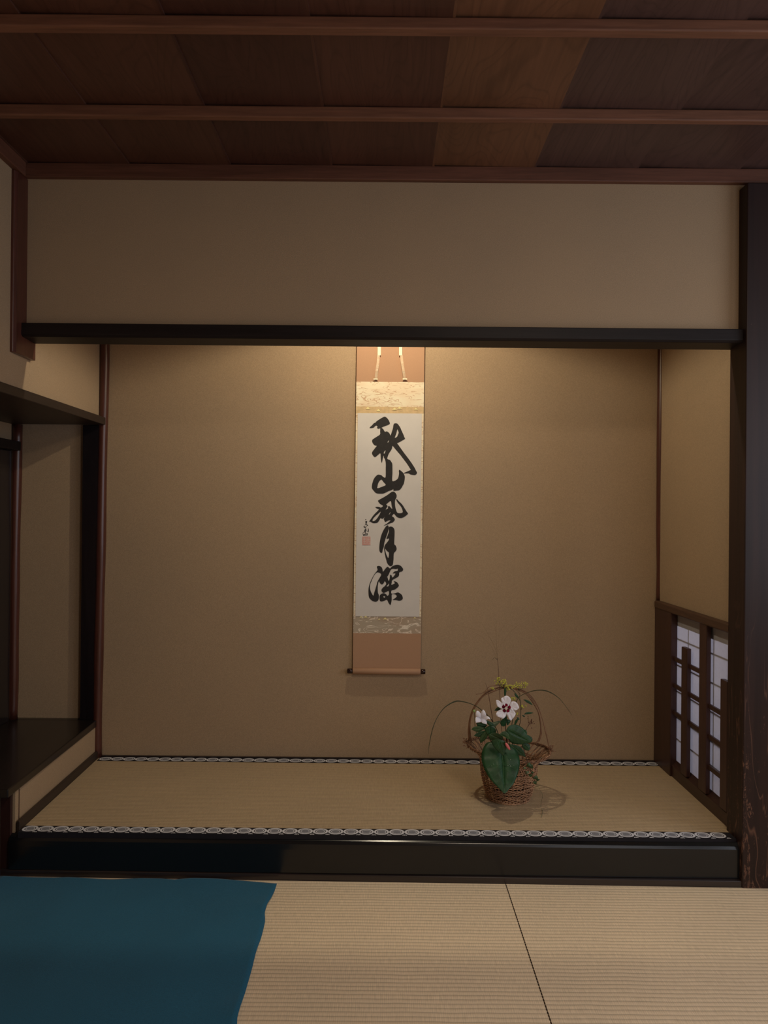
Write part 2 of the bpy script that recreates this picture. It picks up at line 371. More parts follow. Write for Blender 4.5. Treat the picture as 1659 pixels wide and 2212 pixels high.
o = link('alcove_pillar', box(1.200, 1.325, -.056, .060, -.02, 2.352), 'post', bevel=.004)
tag(o, 'broad dark square pillar with worn scratched lacquer at the right of the alcove', 'pillar')
# short hanging post upper left
bm = prism(bmesh.new(), [(-1.262, -.075), (-1.262, .072), (-1.232, .072), (-1.229, .064), (-1.229, -.004), (-1.232, -.062), (-1.238, -.075)], 2, 1.760, 2.366)
o = link('hanging_post', bm, 'redpost', bevel=.003)
tag(o, 'short reddish hanging post cut off just below the lintel at upper left', 'post')
# slender corner posts
def log(name, pts, r, mat, label, wob=.0012, seg=14):
    bm = bmesh.new(); P = smooth_path(pts, 8); ph = random.random()*6
    P = [p+V((math.sin(ph+p.z*7)*wob, math.cos(ph+p.z*9)*wob, 0)) for p in P]
    tube(bm, P, lambda t: r*(1+.05*math.sin(t*21+ph)), seg); return tag(link(name, bm, mat, smooth=True), label, 'post')
log('corner_post', [(-1.268, D-.012, .146), (-1.265, D-.012, .7), (-1.258, D-.012, 1.3), (-1.250, D-.012, 2.40)], .021, 'redpost',
    'slender polished reddish log post in the left back corner of the alcove')
log('corner_post', [(XR+.010, D-.010, .86), (XR+.009, D-.010, 1.4), (XR+.006, D-.010, 2.40)], .020, 'redpost',
    'slender dark red log post in the right back corner above the papered window')
# ------------------------------------------------------------------ alcove mat with crest border
def ellipse(bm, cx, cy, z, a, b, k=0, mi=0, n=18, hole=None):
    def pt(t, s):
        c, q = math.cos(t), math.sin(t); e = 1+.05*abs(math.cos(t))**6*0
        return (cx+a*s*math.copysign(abs(c)**.95, c)*e, cy+b*s*math.copysign(abs(q)**.9, q), z)
    A = [bm.verts.new(pt(2*math.pi*i/n, 1)) for i in range(n)]
    if hole:
        B = [bm.verts.new(pt(2*math.pi*i/n, hole)) for i in range(n)]
        for i in range(n): f = bm.faces.new((A[i], A[(i+1) % n], B[(i+1) % n], B[i])); f.material_index = mi
    else: f = bm.faces.new(A); f.material_index = mi
def crest_border(Yc, x0, x1, flip, parent):
    bm = bmesh.new(); bx(bm, x0, x1, Yc-.026, Yc+.026, ZT-.02, ZT+.0016); z = ZT+.0020; P = .0523; n = int((x1-x0)/P)
    x = x0+P*.55
    while x < x1-P*.4:
        ellipse(bm, x, Yc+.002*flip, z, .0262, .0225, mi=1, hole=.71)
        ellipse(bm, x, Yc+.002*flip, z, .0160, .0135, mi=1, hole=.82)
        ellipse(bm, x, Yc+.002*flip, z, .0128, .0108, mi=2)
        for s in (-.006, 0, .006) if flip > 0 else ():      # small fan between two crests
            vs = [bm.verts.new(q) for q in ((x+P/2+s-.0022, Yc-flip*.0245, z), (x+P/2+s+.0022, Yc-flip*.0245, z), (x+P/2+s*.5+.0008, Yc-flip*.017, z), (x+P/2+s*.5-.0008, Yc-flip*.017, z))]
            f = bm.faces.new(vs); f.material_index = 1
        x += P
    me = bpy.data.meshes.new('crest_border'); bm.to_mesh(me); bm.free()
    o = link('crest_border', me, ['heri', 'heriw', 'herig'], parent); o['label'] = 'black cloth border with white woven crests'
root = thing('alcove_mat', 'rush mat on the raised alcove floor with white crests along its black borders', 'tatami mat')
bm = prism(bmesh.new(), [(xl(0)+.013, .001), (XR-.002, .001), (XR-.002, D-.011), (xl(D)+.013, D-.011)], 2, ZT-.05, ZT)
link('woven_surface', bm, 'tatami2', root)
crest_border(.010, xl(0)+.014, 1.199, 1, root); crest_border(D-.037, xl(D)+.022, XR-.006, -1, root)
reloc(root, V((0, D/2, ZT-.05)))
struct(link('trim_3', box(-1.26, XR+.01, .006, D, -.05, ZT-.051), 'thresh'))
# ------------------------------------------------------------------ floor mats and felt
bnd = [(-1.29, .4145), (.4165, 2.38)]
for i, (a, b) in enumerate(bnd):
    o = link('floor_mat', prism(bmesh.new(), [(a, -1.93 if i == 0 else -2.2), (b, -1.93 if i == 0 else -2.2), (b, te(b)-.001), (a, te(a)-.001)], 2, -.055, 0), 'tatami', bevel=.0012)
    tag(o, ['large ribbed rush floor mat left of the seam, partly under the teal felt', 'large ribbed rush floor mat right of the seam, in front of the worn pillar'][i], 'tatami mat', 'rush mats on the room floor')
o = link('floor_mat', box(-1.29, 2.38, -3.2, -2.205, -.055, 0), 'tatami', bevel=.0012); tag(o, 'rush floor mat laid crosswise behind the viewer', 'tatami mat', 'rush mats on the room floor')
o = link('floor_mat', box(-1.29, .4145, -2.2, -1.935, -.055, 0), 'tatami', bevel=.0012); tag(o, 'narrow rush floor mat beyond the end of the left mat', 'tatami mat', 'rush mats on the room floor')
# row of dark stitches in the seam
bm = bmesh.new(); y = -.05
while y > -1.9: bx(bm, .4138, .4172, y-.0065, y, -.002, .0006); y -= .0120
o = link('seam_stitching', bm, 'water'); tag(o, 'line of dark stitches in the seam between the two floor mats', 'stitching', kind='stuff')
# felt
top = [(-20, 1893), (0, 1893), (60, 1896), (140, 1897), (205, 1901), (245, 1901), (300, 1898), (345, 1899), (375, 1902), (410, 1899), (470, 1899), (530, 1904), (598, 1910)]
side = [(598, 1910), (593, 1925), (586, 1940), (577, 1956), (572, 1972), (573, 1990), (566, 2020), (553, 2060), (543, 2098), (531, 2140), (517, 2185), (510, 2212)]
tp = [at(x, y, Z=.003) for x, y in top]; sd = [at(x, y, Z=.003) for x, y in side]
NX, NY = 60, 90; bm = bmesh.new(); grid = []
def lerp_path(P, key, v):
    for a, b in zip(P, P[1:]):
        if (a[key]-v)*(b[key]-v) <= 0 and abs(a[key]-b[key]) > 1e-9: return a.lerp(b, (v-a[key])/(b[key]-a[key]))
    return P[0] if abs(P[0][key]-v) < abs(P[-1][key]-v) else P[-1]
for j in range(NY+1):
    row = []
    for i in range(NX+1):
        u = i/NX; X = -1.30+u*(sd[0].x+1.30); yt = min(lerp_path(tp, 0, X).y, te(X)-.0015); Yv = yt+(-1.75-yt)*(j/NY)**1.25
        xr = lerp_path(sd, 1, Yv).x if Yv > -.72 else sd[-1].x+.004*math.sin(Yv*14)
        Xf = -1.285+u*(xr+1.285)
        z = .003+.0025*max(0, math.sin(Xf*17+Yv*5))*math.exp(-j/6)+.004*max(0, math.sin(Yv*26+.6))*math.exp(-(NX-i)/2.5)+.0008*math.sin(Xf*9)*math.sin(Yv*11)
        row.append(bm.verts.new((Xf, Yv, z)))
    grid.append(row)
for j in range(NY):
    for i in range(NX): bm.faces.new((grid[j][i], grid[j+1][i], grid[j+1][i+1], grid[j][i+1]))
o = link('felt_rug', bm, 'felt', smooth=True); s = o.modifiers.new('thickness', 'SOLIDIFY'); s.thickness = .0025; s.offset = 1
tag(o, 'dark teal felt cloth with a wavy edge spread over the left floor mat', 'rug')
# ------------------------------------------------------------------ writing recess on the left
o = link('desk_board', prism(bmesh.new(), [(xl(D)+.006, D-.03), (xl(0)+.010, -.075), (-1.652, -.13), (-1.652, D-.03)], 2, .283, .312), 'desk', bevel=.004)
tag(o, 'wide black desk board in the recess at left, above the low plaster wall', 'desk board')
struct(link('trim_4', box(-1.65, -1.272, D-.03, D, .15, .312), 'desk'))
o = link('overhead_shelf', prism(bmesh.new(), [(xl(D)+.034, D-.035), (xl(0)+.008, -.20), (-1.652, -.13), (-1.652, D-.035)], 2, 1.616, 1.649), 'shelf', bevel=.003)
tag(o, 'dark brown board running overhead along the top of the left recess', 'board')
o = link('recess_pillar', box(-1.340, -1.266, D-.028, D, .312, 1.616), 'pillar', bevel=.003)
tag(o, 'flat black post between the recess wall and the red corner post', 'post')
log('recess_post', [(-1.640, D-.022, .312), (-1.637, D-.022, .9), (-1.632, D-.022, 1.616)], .0215, 'redpost', 'dark polished log post at the far left back of the recess')
o = link('door_rail', box(-1.662, -1.603, -.10, D-.045, 1.498, 1.538), 'black', bevel=.003); tag(o, 'stubby black rail above the sliding panel at far left', 'rail')
root = struct(bpy.data.objects.new('door_1', None)); COL.objects.link(root)
link('door_frame', box(-1.652, -1.638, .60, .712, .312, 1.497), 'pillar', root, bevel=.002)
link('door_panel', box(-1.6515, -1.643, -.10, .60, .312, 1.497), 'panel', root)
# short post under the desk front, at the end of the sill
bm = prism(bmesh.new(), [(-1.297, -.008), (-1.297, .03), (-1.250, .03), (-1.262, -.008)], 2, .0, .283)
o = link('short_post', bm, 'darkpost', bevel=.002); tag(o, 'short dark brown post under the desk board beside the left end of the sill', 'post')
# ------------------------------------------------------------------ papered window in the right wall
root = struct(bpy.data.objects.new('window_1', None)); COL.objects.link(root)
ZS = .210
link('window_sill', prism(bmesh.new(), [(XR-.004, ZT-.03), (XR-.004, ZT+.046), (XR+.000, ZT+.048), (XR+.018, ZT+.066), (XR+.055, ZT+.066), (XR+.055, ZT-.03)], 1, .055, D-.02), 'darkrail', root, bevel=.002)
link('window_jamb', box(XR-.012, XR+.016, .582, D, ZT, .832), 'darkpost', root, bevel=.003)
link('window_rail', prism(bmesh.new(), [(XR-.018, .834), (XR-.018, .858), (XR-.012, .863), (XR+.07, .863), (XR+.07, .828), (XR-.012, .828)], 1, .052, D-.012), 'rail', root, bevel=.002)
def wy(y): return (y+2.5)*1.009-2.5
def vstrip(ya, yb, z1): ya, yb = wy(ya), wy(yb); link('window_upright', box(XR-.010, XR+.008, ya, yb, ZS-.014, z1), 'darkpost', root, bevel=.003)
vstrip(.397, .451, .708); vstrip(.222, .285, .832); vstrip(.055, .108, .655)
def rail(y0, y1, z): y0, y1 = wy(y0), wy(y1); link('window_bar', box(XR-.001, XR+.009, y0, y1, z-.009, z+.009), 'darkrail', root, bevel=.002)
rail(.23, .60, .638); rail(.05, .60, .526); rail(.05, .60, .412); rail(.05, .28, .298)
link('window_paper', box(XR+.017, XR+.0175, .03, D+.01, .15, .85), 'paper', root)
bm = bmesh.new()
for z in (.30, .39, .50, .61, .72): bx(bm, XR+.0177, XR+.022, .03, D, z-.0028, z+.0028)
for y in (.13, .245, .36, .475): bx(bm, XR+.0177, XR+.022, y-.003, y+.003, .15, .85)
bx(bm, XR+.0177, XR+.0181, .03, D, .775, .85)
o = link('window_lattice', bm, 'rail', root)
# unseen room windows; the rear one is added around the fill light
for nm, bo in (('window_2', dict(x=2.40, y0=-2.15, y1=-.35, z0=.78, z1=2.12)), ('added_window', dict(y=-3.24, x0=1.15, x1=2.25, z0=.82, z1=2.18))):
    root = struct(bpy.data.objects.new(nm, None)); COL.objects.link(root); bm = bmesh.new(); pb = bmesh.new()
    a0, a1 = (bo['y0'], bo['y1']) if 'x' in bo else (bo['x0'], bo['x1'])
    def seg(b, a, c, z0, z1, t0, t1):
        bx(b, bo['x']+t0, bo['x']+t1, a, c, z0, z1) if 'x' in bo else bx(b, a, c, bo['y']-t1, bo['y']-t0, z0, z1)
    seg(pb, a0, a1, bo['z0'], bo['z1'], .02, .021)
    for k in range(9): q = a0+(a1-a0)*k/8; seg(bm, q-.006, q+.006, bo['z0'], bo['z1'], 0, .02)
    for k in range(6): q = bo['z0']+(bo['z1']-bo['z0'])*k/5; seg(bm, a0, a1, q-.006, q+.006, 0, .02)
    link('window_paper', pb, 'paper', root); link('window_lattice', bm, 'rail', root)
# ------------------------------------------------------------------ lamp behind the lintel
root = thing('alcove_downlight', 'small metal downlight on the alcove ceiling behind the lintel, hidden above the scroll', 'lamp')
bm = bmesh.new(); R1 = .045
n = 24; A = [[bm.verts.new((LAMP.x+r*math.cos(2*math.pi*k/n), LAMP.y+r*math.sin(2*math.pi*k/n), z)) for k in range(n)] for r, z in ((.06, LAMP.z+.018), (.05, LAMP.z+.03), (.02, LAMP.z+.05), (.02, 2.40))]
for a, b in zip(A, A[1:]):
    for k in range(n): bm.faces.new((a[k], a[(k+1) % n], b[(k+1) % n], b[k]))
link('lamp_shade', bm, 'metal', root, smooth=True); reloc(root, V((LAMP.x, LAMP.y, 2.40)))

# ================================================================== HANGING SCROLL
YS = D-.017
def pl(x, y): p = at(x, y, Y=YS); return (p.x, p.z)
root = thing('hanging_scroll', 'tall paper scroll with five bold black brushed characters hung on the back wall', 'scroll')
TLx, TRx = pl(770.5, 760)[0], pl(917, 760)[0]; BLx, BRx = pl(762, 1445)[0], pl(908.5, 1445)[0]; ZT1, ZB1 = pl(840, 760)[1], pl(835, 1445)[1]
def edge(z, s): k = (ZT1-z)/(ZT1-ZB1); return (TLx+(BLx-TLx)*k) if s < 0 else (TRx+(BRx-TRx)*k)
def sheet(name, z0, z1, mat, y=YS, inset=0, tk=.0016, n=14, lab=None):
    bm = bmesh.new(); rows = []
    for i in range(n+1):
        z = z0+(z1-z0)*i/n; c = []
        for j in range(9):
            u = j/8; x = edge(z, -1)+inset+(edge(z, 1)-edge(z, -1)-2*inset)*u
            c.append(bm.verts.new((x, y, z)))
        rows.append(c)
    for a, b in zip(rows, rows[1:]):
        for j in range(8): bm.faces.new((a[j], a[j+1], b[j+1], b[j]))
    o = link(name, bm, mat, root); s = o.modifiers.new('thickness', 'SOLIDIFY'); s.thickness = tk; s.offset = 1
    if lab: o['label'] = lab
    return o
zo, zs, zp, zq, zr = pl(840, 825)[1], pl(840, 878.5)[1], pl(840, 893)[1], pl(836, 1331.5)[1], pl(835, 1368)[1]
ztop = 2.12
sheet('top_mounting', zo, ztop, 'orange', lab='russet silk panel at the top')
sheet('upper_brocade', zs, zo, 'brocade', lab='cream brocade with cloud pattern')
sheet('gold_strip', zp, zs, 'strip', lab='narrow gold strip with small yellow mountains')
sheet('side_border', zq, zp, 'brocade')
sheet('lower_brocade', zr, zq, 'brocade2', lab='grey brocade with pale wave pattern')
zb = pl(835, 1444)[1]
sheet('bottom_mounting', zb, zr, 'orange', lab='russet silk panel at the bottom')
# paper sheet in front of the side borders
sheet('calligraphy_paper', zq, zp, 'washi', y=YS-.0019, inset=.0085, tk=.0008)
# small mountains on both strips
def mountains(name, lst, mat):
    for x, y, s in lst:
        bm = bmesh.new()
        pts = [(x-s, y+s*.35), (x-s*.5, y-s*.15), (x-.12*s, y-s*.62), (x+.1*s, y-s*.62), (x+s*.5, y-s*.1), (x+s, y+s*.4), (x+s*.35, y+s*.1), (x, y+s*.22), (x-s*.4, y+s*.1)]
        vs = []
        for q in pts: u, v = pl(*q); vs.append(bm.verts.new((u, YS-.0021, v)))
        bm.faces.new(vs); bmesh.ops.triangulate(bm, faces=bm.faces[:]); link(name, bm, mat, root)
def zc(p): return (760+p[0]*170/1659, 745+p[1]*170/1659)
mountains('mountain_motif', [(*zc((340, 1345)), 6), (*zc((560, 1392)), 6), (*zc((900, 1362)), 6.5), (*zc((1005, 1337)), 6), (*zc((1350, 1362)), 5.5),
    (790, 1333, 5), (780, 1333, 4), (832, 1337, 5.5), (819, 1338, 3.5), (896, 1335, 4)], 'gold')
# calligraphy: traced outlines, each with its holes
def t1(p): return pl(780+p[0]*.078361, 890+p[1]*.078361)
def t2(p): return pl(780+p[0]*.078361, 1040+p[1]*.078361)
def t3(p): return pl(780+p[0]*.078361, 1180+p[1]*.078361)
AKI_TOP = [[(235,435),(300,370),(355,310),(395,295),(430,255),(520,195),(600,150),(650,130),(700,155),(750,210),(780,270),(795,315),(770,345),(700,375),(620,405),(560,435),(480,462),(440,435),(455,410),(425,375),(380,395),(355,425),(290,445)]]
AKI_YAMA = [[(530,450),(545,430),(590,455),(620,485),(655,545),(700,535),(745,555),(785,595),(810,645),(825,620),(850,540),(880,440),(890,370),(915,320),(990,318),(1040,370),(1080,430),(1110,500),(1160,610),(1190,690),(1208,740),(1130,790),(1060,830),(995,865),(1020,900),(1100,1010),(1200,1150),(1300,1280),(1400,1420),(1470,1530),(1510,1610),(1540,1680),(1495,1735),(1440,1735),(1360,1720),(1300,1690),(1172,1692),(1250,1650),(1330,1615),(1370,1590),(1345,1550),(1270,1430),(1180,1310),(1090,1190),(1020,1110),(940,1015),(870,935),(850,1010),(810,1080),(770,1140),(745,1200),(722,1290),(790,1320),(830,1370),(860,1430),(865,1550),(865,1700),(860,1890),(920,1900),(1000,1850),(1030,1790),(1045,1690),(1040,1630),(1055,1595),(1110,1630),(1160,1680),(1200,1760),(1205,1830),(1180,1964),(1150,2024),(1110,2094),(1050,2154),(980,2166),(895,2170),(890,2125),(840,2154),(760,2179),(690,2214),(600,2249),(440,2244),(380,2204),(330,2144),(300,2094),(300,2014),(325,1920),(345,1860),(390,1790),(450,1735),(500,1728),(560,1745),(600,1780),(660,1812),(680,1760),(680,1600),(680,1400),(655,1290),(635,1270),(620,1200),(600,1280),(572,1400),(550,1330),(540,1230),(530,1140),(460,1190),(385,1245),(330,1200),(300,1130),(330,1070),(390,990),(430,935),(370,915),(320,850),(305,790),(330,750),(420,690),(520,620),(525,540)],
 [(1000,480),(1020,520),(1035,575),(1010,640),(985,690),(930,712),(950,650),(975,580)], [(730,830),(750,795),(775,780),(760,815),(740,845)], [(625,1140),(640,1090),(675,1055),(665,1100),(645,1145)], [(565,1865),(620,1930),(680,2010),(580,2060),(455,2100),(455,2040),(475,1960),(510,1900)]]
KAZE = [[(840,290),(900,280),(950,320),(980,380),(975,440),(945,500),(935,560),(940,680),(960,770),(985,840),(1020,870),(1090,875),(1145,850),(1140,780),(1105,700),(1060,640),(1015,590),(972,510),(985,485),(1040,545),(1100,600),(1150,660),(1200,740),(1250,820),(1292,880),(1280,905),(1220,955),(1150,995),(1080,1008),(1010,990),(950,940),(905,890),(855,955),(900,990),(930,1050),(910,1090),(870,1130),(800,1155),(720,1190),(625,1215),(700,1170),(760,1120),(815,1070),(740,1080),(670,1115),(640,1070),(630,1030),(650,970),(620,1010),(580,1030),(540,1010),(490,1090),(440,1140),(340,1150),(280,1120),(245,1100),(220,1110),(260,1050),(330,950),(400,870),(490,770),(430,740),(395,705),(450,697),(510,705),(550,720),(605,670),(530,620),(485,570),(468,535),(500,505),(600,450),(700,390),(780,335)],
 [(695,630),(740,590),(820,538),(840,650),(858,755),(800,700),(770,675),(740,700),(745,740),(710,760),(680,778),(700,730),(730,690),(715,655)], [(318,1085),(330,1030),(400,950),(470,890),(540,830),(520,890),(480,960),(440,1020),(380,1080),(330,1095)], [(765,910),(800,850),(815,842),(800,880),(775,912)]]
TSUKI = [[(720,1212),(755,1225),(755,1290),(745,1370),(710,1480),(670,1590),(640,1700),(625,1810),(600,1870),(585,1950),(560,1972),(515,1930),(502,1850),(510,1720),(535,1570),(570,1450),(620,1340),(670,1260)]]
TSUKI2 = [[(765,1260),(820,1242),(880,1265),(920,1330),(925,1450),(918,1600),(918,1730),(955,1770),(980,1850),(960,1910),(905,1985),(895,2137),(880,2267),(865,2307),(820,2335),(770,2312),(720,2247),(695,2157),(670,2067),(650,1967),(636,1840),(655,1760),(700,1700),(760,1620),(768,1570),(700,1580),(735,1480),(765,1380),(757,1300)],
 [(664,1850),(715,1917),(765,1952),(765,2047),(745,2107),(705,2030),(680,1957)]]
FUKA = [[(435,570),(460,545),(500,542),(560,570),(590,630),(605,700),(660,630),(725,565),(770,590),(800,610),(850,560),(930,520),(1010,510),(1080,530),(1140,590),(1160,640),(1130,690),(1055,720),(1048,790),(1020,840),(950,880),(860,935),(845,1000),(838,1060),(900,1035),(935,1010),(900,965),(950,970),(1000,1000),(1042,1080),(1000,1140),(930,1190),(840,1220),(840,1300),(930,1295),(1010,1270),(1070,1295),(1130,1350),(1150,1440),(1110,1485),(1050,1500),(960,1480),(870,1478),(920,1440),(960,1410),(985,1370),(940,1325),(850,1325),(845,1460),(830,1560),(805,1615),(760,1560),(715,1475),(640,1500),(560,1520),(520,1490),(508,1420),(520,1350),(570,1305),(640,1295),(700,1330),(720,1365),(765,1330),(760,1230),(690,1260),(620,1285),(570,1240),(565,1190),(610,1130),(650,1100),(695,1030),(655,960),(620,1020),(570,1050),(520,1010),(495,960),(470,1030),(460,1130),(465,1270),(490,1350),(485,1450),(460,1500),(400,1530),(330,1510),(270,1470),(220,1400),(205,1280),(210,1140),(250,1000),(310,870),(380,750),(445,670),(455,630)],
 [(460,718),(520,735),(555,770),(540,820),(500,890),(450,980),(420,1090),(385,1210),(360,1290),(340,1360),(290,1290),(255,1200),(245,1120),(260,1030),(300,930),(350,820),(410,740)], [(820,650),(870,620),(960,625),(1010,615),(1010,660),(985,680),(930,690),(870,745),(940,745),(930,790),(865,860),(840,800),(800,790),(790,880),(770,950),(750,930),(730,860),(715,850),(760,780),(790,710)], [(615,1380),(640,1370),(665,1385),(650,1415),(625,1410)], [(700,1100),(740,1060),(770,1020),(765,1080),(740,1105)]]
def place_ink(name, shapes, tr, mat='ink', y=YS-.00295, parent=None):
    bm = fill2d(name, shapes, tr, mat, root)
    for v in bm.verts: v.co = V((v.co.x, y-v.co.z, v.co.y))
    return link(name, bm, mat, parent or root)
place_ink('brushed_character', [AKI_TOP, AKI_YAMA], t1)['label'] = 'two joined characters brushed at the top'
place_ink('brushed_character', [KAZE], t2)['label'] = 'third character with a sweeping right stroke'
place_ink('brushed_character', [TSUKI, TSUKI2], t2)['label'] = 'tall narrow fourth character'
place_ink('brushed_character', [FUKA], t3)['label'] = 'bottom character'
def ribbon_strokes(name, strokes, tr, mat, y=YS-.0029):
    bm = bmesh.new()
    for pts, wd in strokes:
        P = smooth_path([V((*tr(p), 0)) for p in pts], 4); n = len(P); a = []; b = []
        for i, p in enumerate(P):
            T = (P[min(i+1, n-1)]-P[max(i-1, 0)]).normalized(); N = V((-T.y, T.x, 0)); w = wd*.0000791*2.04*(.55+.45*math.sin(math.pi*(i+.6)/n)+.2*math.sin(i*1.7))
            q = p+N*w*.5; s = p-N*w*.5; a.append(bm.verts.new((q.x, y, q.y))); b.append(bm.verts.new((s.x, y, s.y)))
        for i in range(n-1): bm.faces.new((a[i], a[i+1], b[i+1], b[i]))
    return link(name, bm, mat, root)
ribbon_strokes('signature', [([(122,1045),(138,1062)],26),([(112,1112),(162,1100),(128,1135)],18),([(118,1142),(158,1138),(124,1168)],18),([(104,1180),(155,1182),(134,1205)],17),([(165,1200),(188,1215)],30),
 ([(70,1248),(98,1226),(104,1245),(86,1268),(124,1262),(150,1228),(128,1272)],15),([(112,1296),(142,1312),(100,1332),(148,1344),(88,1366),(138,1384),(92,1398)],17),([(196,1298),(204,1340),(184,1378),(214,1384)],22),
 ([(100,1395),(64,1404),(50,1440),(66,1474),(92,1484)],11),([(112,1398),(128,1436),(84,1462),(66,1488),(116,1474),(172,1472),(170,1432),(146,1440),(138,1466)],17)], t2, 'ink')
sealbm = fill2d('seal', [[[(36,1530),(60,1520),(240,1520),(258,1536),(258,1738),(240,1755),(50,1755),(32,1738)]]], t2, 'seal', root)
for v in sealbm.verts: v.co = V((v.co.x, YS-.0029-v.co.z, v.co.y))
sl = link('seal_stamp', sealbm, 'seal', root); sl['label'] = 'faded square red seal'
ribbon_strokes('seal_lines', [([(60,1560),(130,1560)],9),([(60,1600),(130,1600)],9),([(95,1545),(95,1720)],9),([(60,1650),(130,1660)],9),([(62,1700),(130,1712)],9),([(165,1545),(165,1725)],8),([(190,1550),(240,1550)],9),([(215,1560),(215,1640)],9),([(185,1600),(242,1600)],9),([(188,1650),(240,1650),(240,1720),(188,1720)],9)], t2, 'washi', YS-.0032)
# roller with lacquered knobs
def rollr(name, xa, xb, r, mat, lab=None, par=None):
    za = pl(835, 1449.5)[1]; bm = bmesh.new(); prof = [(xa, r*.86), (xa+.002, r), (xb-.002, r), (xb, r*.86)]; n = 20; rings = []
    sl = -.0085
    for x, rr in prof: rings.append([bm.verts.new((x, YS-.006+rr*math.cos(2*math.pi*k/n), za+(x-.014)*sl*0+rr*math.sin(2*math.pi*k/n))) for k in range(n)])
    for a, b in zip(rings, rings[1:]):
        for k in range(n): bm.faces.new((a[k], a[(k+1) % n], b[(k+1) % n], b[k]))
    bm.faces.new(rings[0]); bm.faces.new(rings[-1]); o = link(name, bm, mat, par or root, smooth=False)
    for p in o.data.polygons: p.use_smooth = len(p.vertices) == 4
    if lab: o['label'] = lab
    return o
xa, xb = pl(762, 1449)[0], pl(908.3, 1449)[0]
rl = rollr('roller', xa, xb, .0132, 'orange'); rollr('roller_knob', pl(750.3, 1449)[0], xa, .0112, 'roll', 'dark lacquered knob', rl); rollr('roller_knob', xb, pl(918.5, 1449)[0], .0112, 'roll', 'dark lacquered knob', rl)
# two hanging ribbons
def strap(path, wd, name, mat, par, yoff):
    bm = bmesh.new(); a = []; b = []
    for (x, y, dy) in path:
        u, v = pl(x, y); a.append(bm.verts.new((u-wd/2, YS-yoff-dy, v))); b.append(bm.verts.new((u+wd/2, YS-yoff-dy, v)))
    for i in range(len(a)-1): bm.faces.new((a[i], a[i+1], b[i+1], b[i]))
    o = link(name, bm, mat, par); s = o.modifiers.new('thickness', 'SOLIDIFY'); s.thickness = .0012; return o
r1 = strap([(819, 690, .006), (818, 766, .004), (816.5, 785, .010), (814, 803, .012), (812, 820, .006)], .0115, 'ribbon', 'ribbon', root, .003)
strap([(819.5, 690, .009), (819.3, 768.5, .0065)], .0135, 'ribbon_band', 'ribbonc', r1, .003); strap([(811.5, 818.5, .008), (811.5, 821, .007)], .0195, 'ribbon_end', 'ribbonc', r1, .003)
r2 = strap([(865, 690, .006), (866.5, 766, .004), (868.5, 785, .010), (871.5, 803, .012), (874, 819, .006)], .0115, 'ribbon', 'ribbon', root, .003)
strap([(865.2, 690, .009), (865.2, 769, .0065)], .0135, 'ribbon_band', 'ribbonc', r2, .003); strap([(874.5, 818, .008), (874.5, 821, .007)], .0195, 'ribbon_end', 'ribbonc', r2, .003)
reloc(root, V((.014, YS, zb)))

# ================================================================== FLOWER BASKET
BX, BY = .487, .335
def hgt(s): return ZT+.001+s
root = thing('flower_basket', 'brown woven bamboo basket with a tall arched handle standing on the alcove mat', 'basket')
def prof(h, th):
    """radius of the body at height h and angle th"""
    t = min(h/.135, 1); r = .080+.028*math.sin(min(t, 1)*math.pi/2)**.9
    return r
def wall_pt(h, th, dr=0):
    if h <= .135: rx = ry = prof(h, th)
    else:
        k = max(0, h-.135)/.045; rx = .108+.050*k**1.3; ry = .108+.030*k**1.3
    lift = .020*max(0, (h-.09)/.09)*max(-.1, -math.cos(th))+.004*max(0, (h-.1)/.08)          # left side of the rim rides higher
    return V((BX+(rx+dr)*math.cos(th), BY+(ry+dr)*math.sin(th), hgt(h)+lift))
bm = bmesh.new(); NS = 44; hh = .0035; row = 0
while hh < .137:
    n = NS*3; w = .0022 if row % 3 else .0028; ph = random.random()*.5; pts = []
    for k in range(n):
        th = 2*math.pi*k/n; pts.append(wall_pt(hh+.0022*math.sin(th*2.0+ph*7)+.0012*math.sin(th*5+row), th, .0024*math.cos(NS/2*th+math.pi*(row % 2))+random.uniform(-.0004, .0004)))
    tube(bm, pts, .0014, 4, closed=True); hh += .0042+random.uniform(-.0006, .0014); row += 1
for k in range(10):                                           # coiled base
    tube(bm, [wall_pt(.003, 2*math.pi*j/48, -.008*k) for j in range(48)], .0022, 4, closed=True)
link('woven_body', bm, 'cane', root, smooth=True)
bm = bmesh.new()
for k in range(NS):
    th = 2*math.pi*k/NS+random.uniform(-.03, .03); tw = random.uniform(-.12, .12)
    for d in (-.012, .012):
        tube(bm, [wall_pt(h, th+d+tw*(h/.2)**2, -.0012) for h in (.001, .03, .06, .09, .12, .135, .15, .165, .180)], .0017, 4)
link('stake', bm, 'vine', root, smooth=True)['kind'] = 'stuff'
# crossed open work of the collar
bm = bmesh.new()
for k in range(80):
    th = random.random()*2*math.pi; dt = random.choice((-1, 1))*random.uniform(.12, .5); h0, h1 = random.uniform(.085, .15), random.uniform(.158, .186)
    tube(bm, [wall_pt(h0+(h1-h0)*j/5, th+dt*j/5, .002*math.sin(j*1.3)) for j in range(6)], random.uniform(.0012, .0021), 4)
link('collar', bm, 'cane', root, smooth=True)
bm = bmesh.new()
for q in range(3):                                            # plaited rim
    P = []
    for k in range(120):
        th = 2*math.pi*k/120; a = th*17+q*2*math.pi/3; p = wall_pt(.178, th, .0042*math.cos(a)); p.z += .0042*math.sin(a)+.003*math.sin(th*3+1); P.append(p)
    tube(bm, P, .0026, 5, closed=True)
for k in range(70): tube(bm, [wall_pt(.137+.006*k, 2*math.pi*j/60, .002*math.cos(j*1.6+k)) for j in range(60)], .0022, 4, closed=True) if k < 2 else None
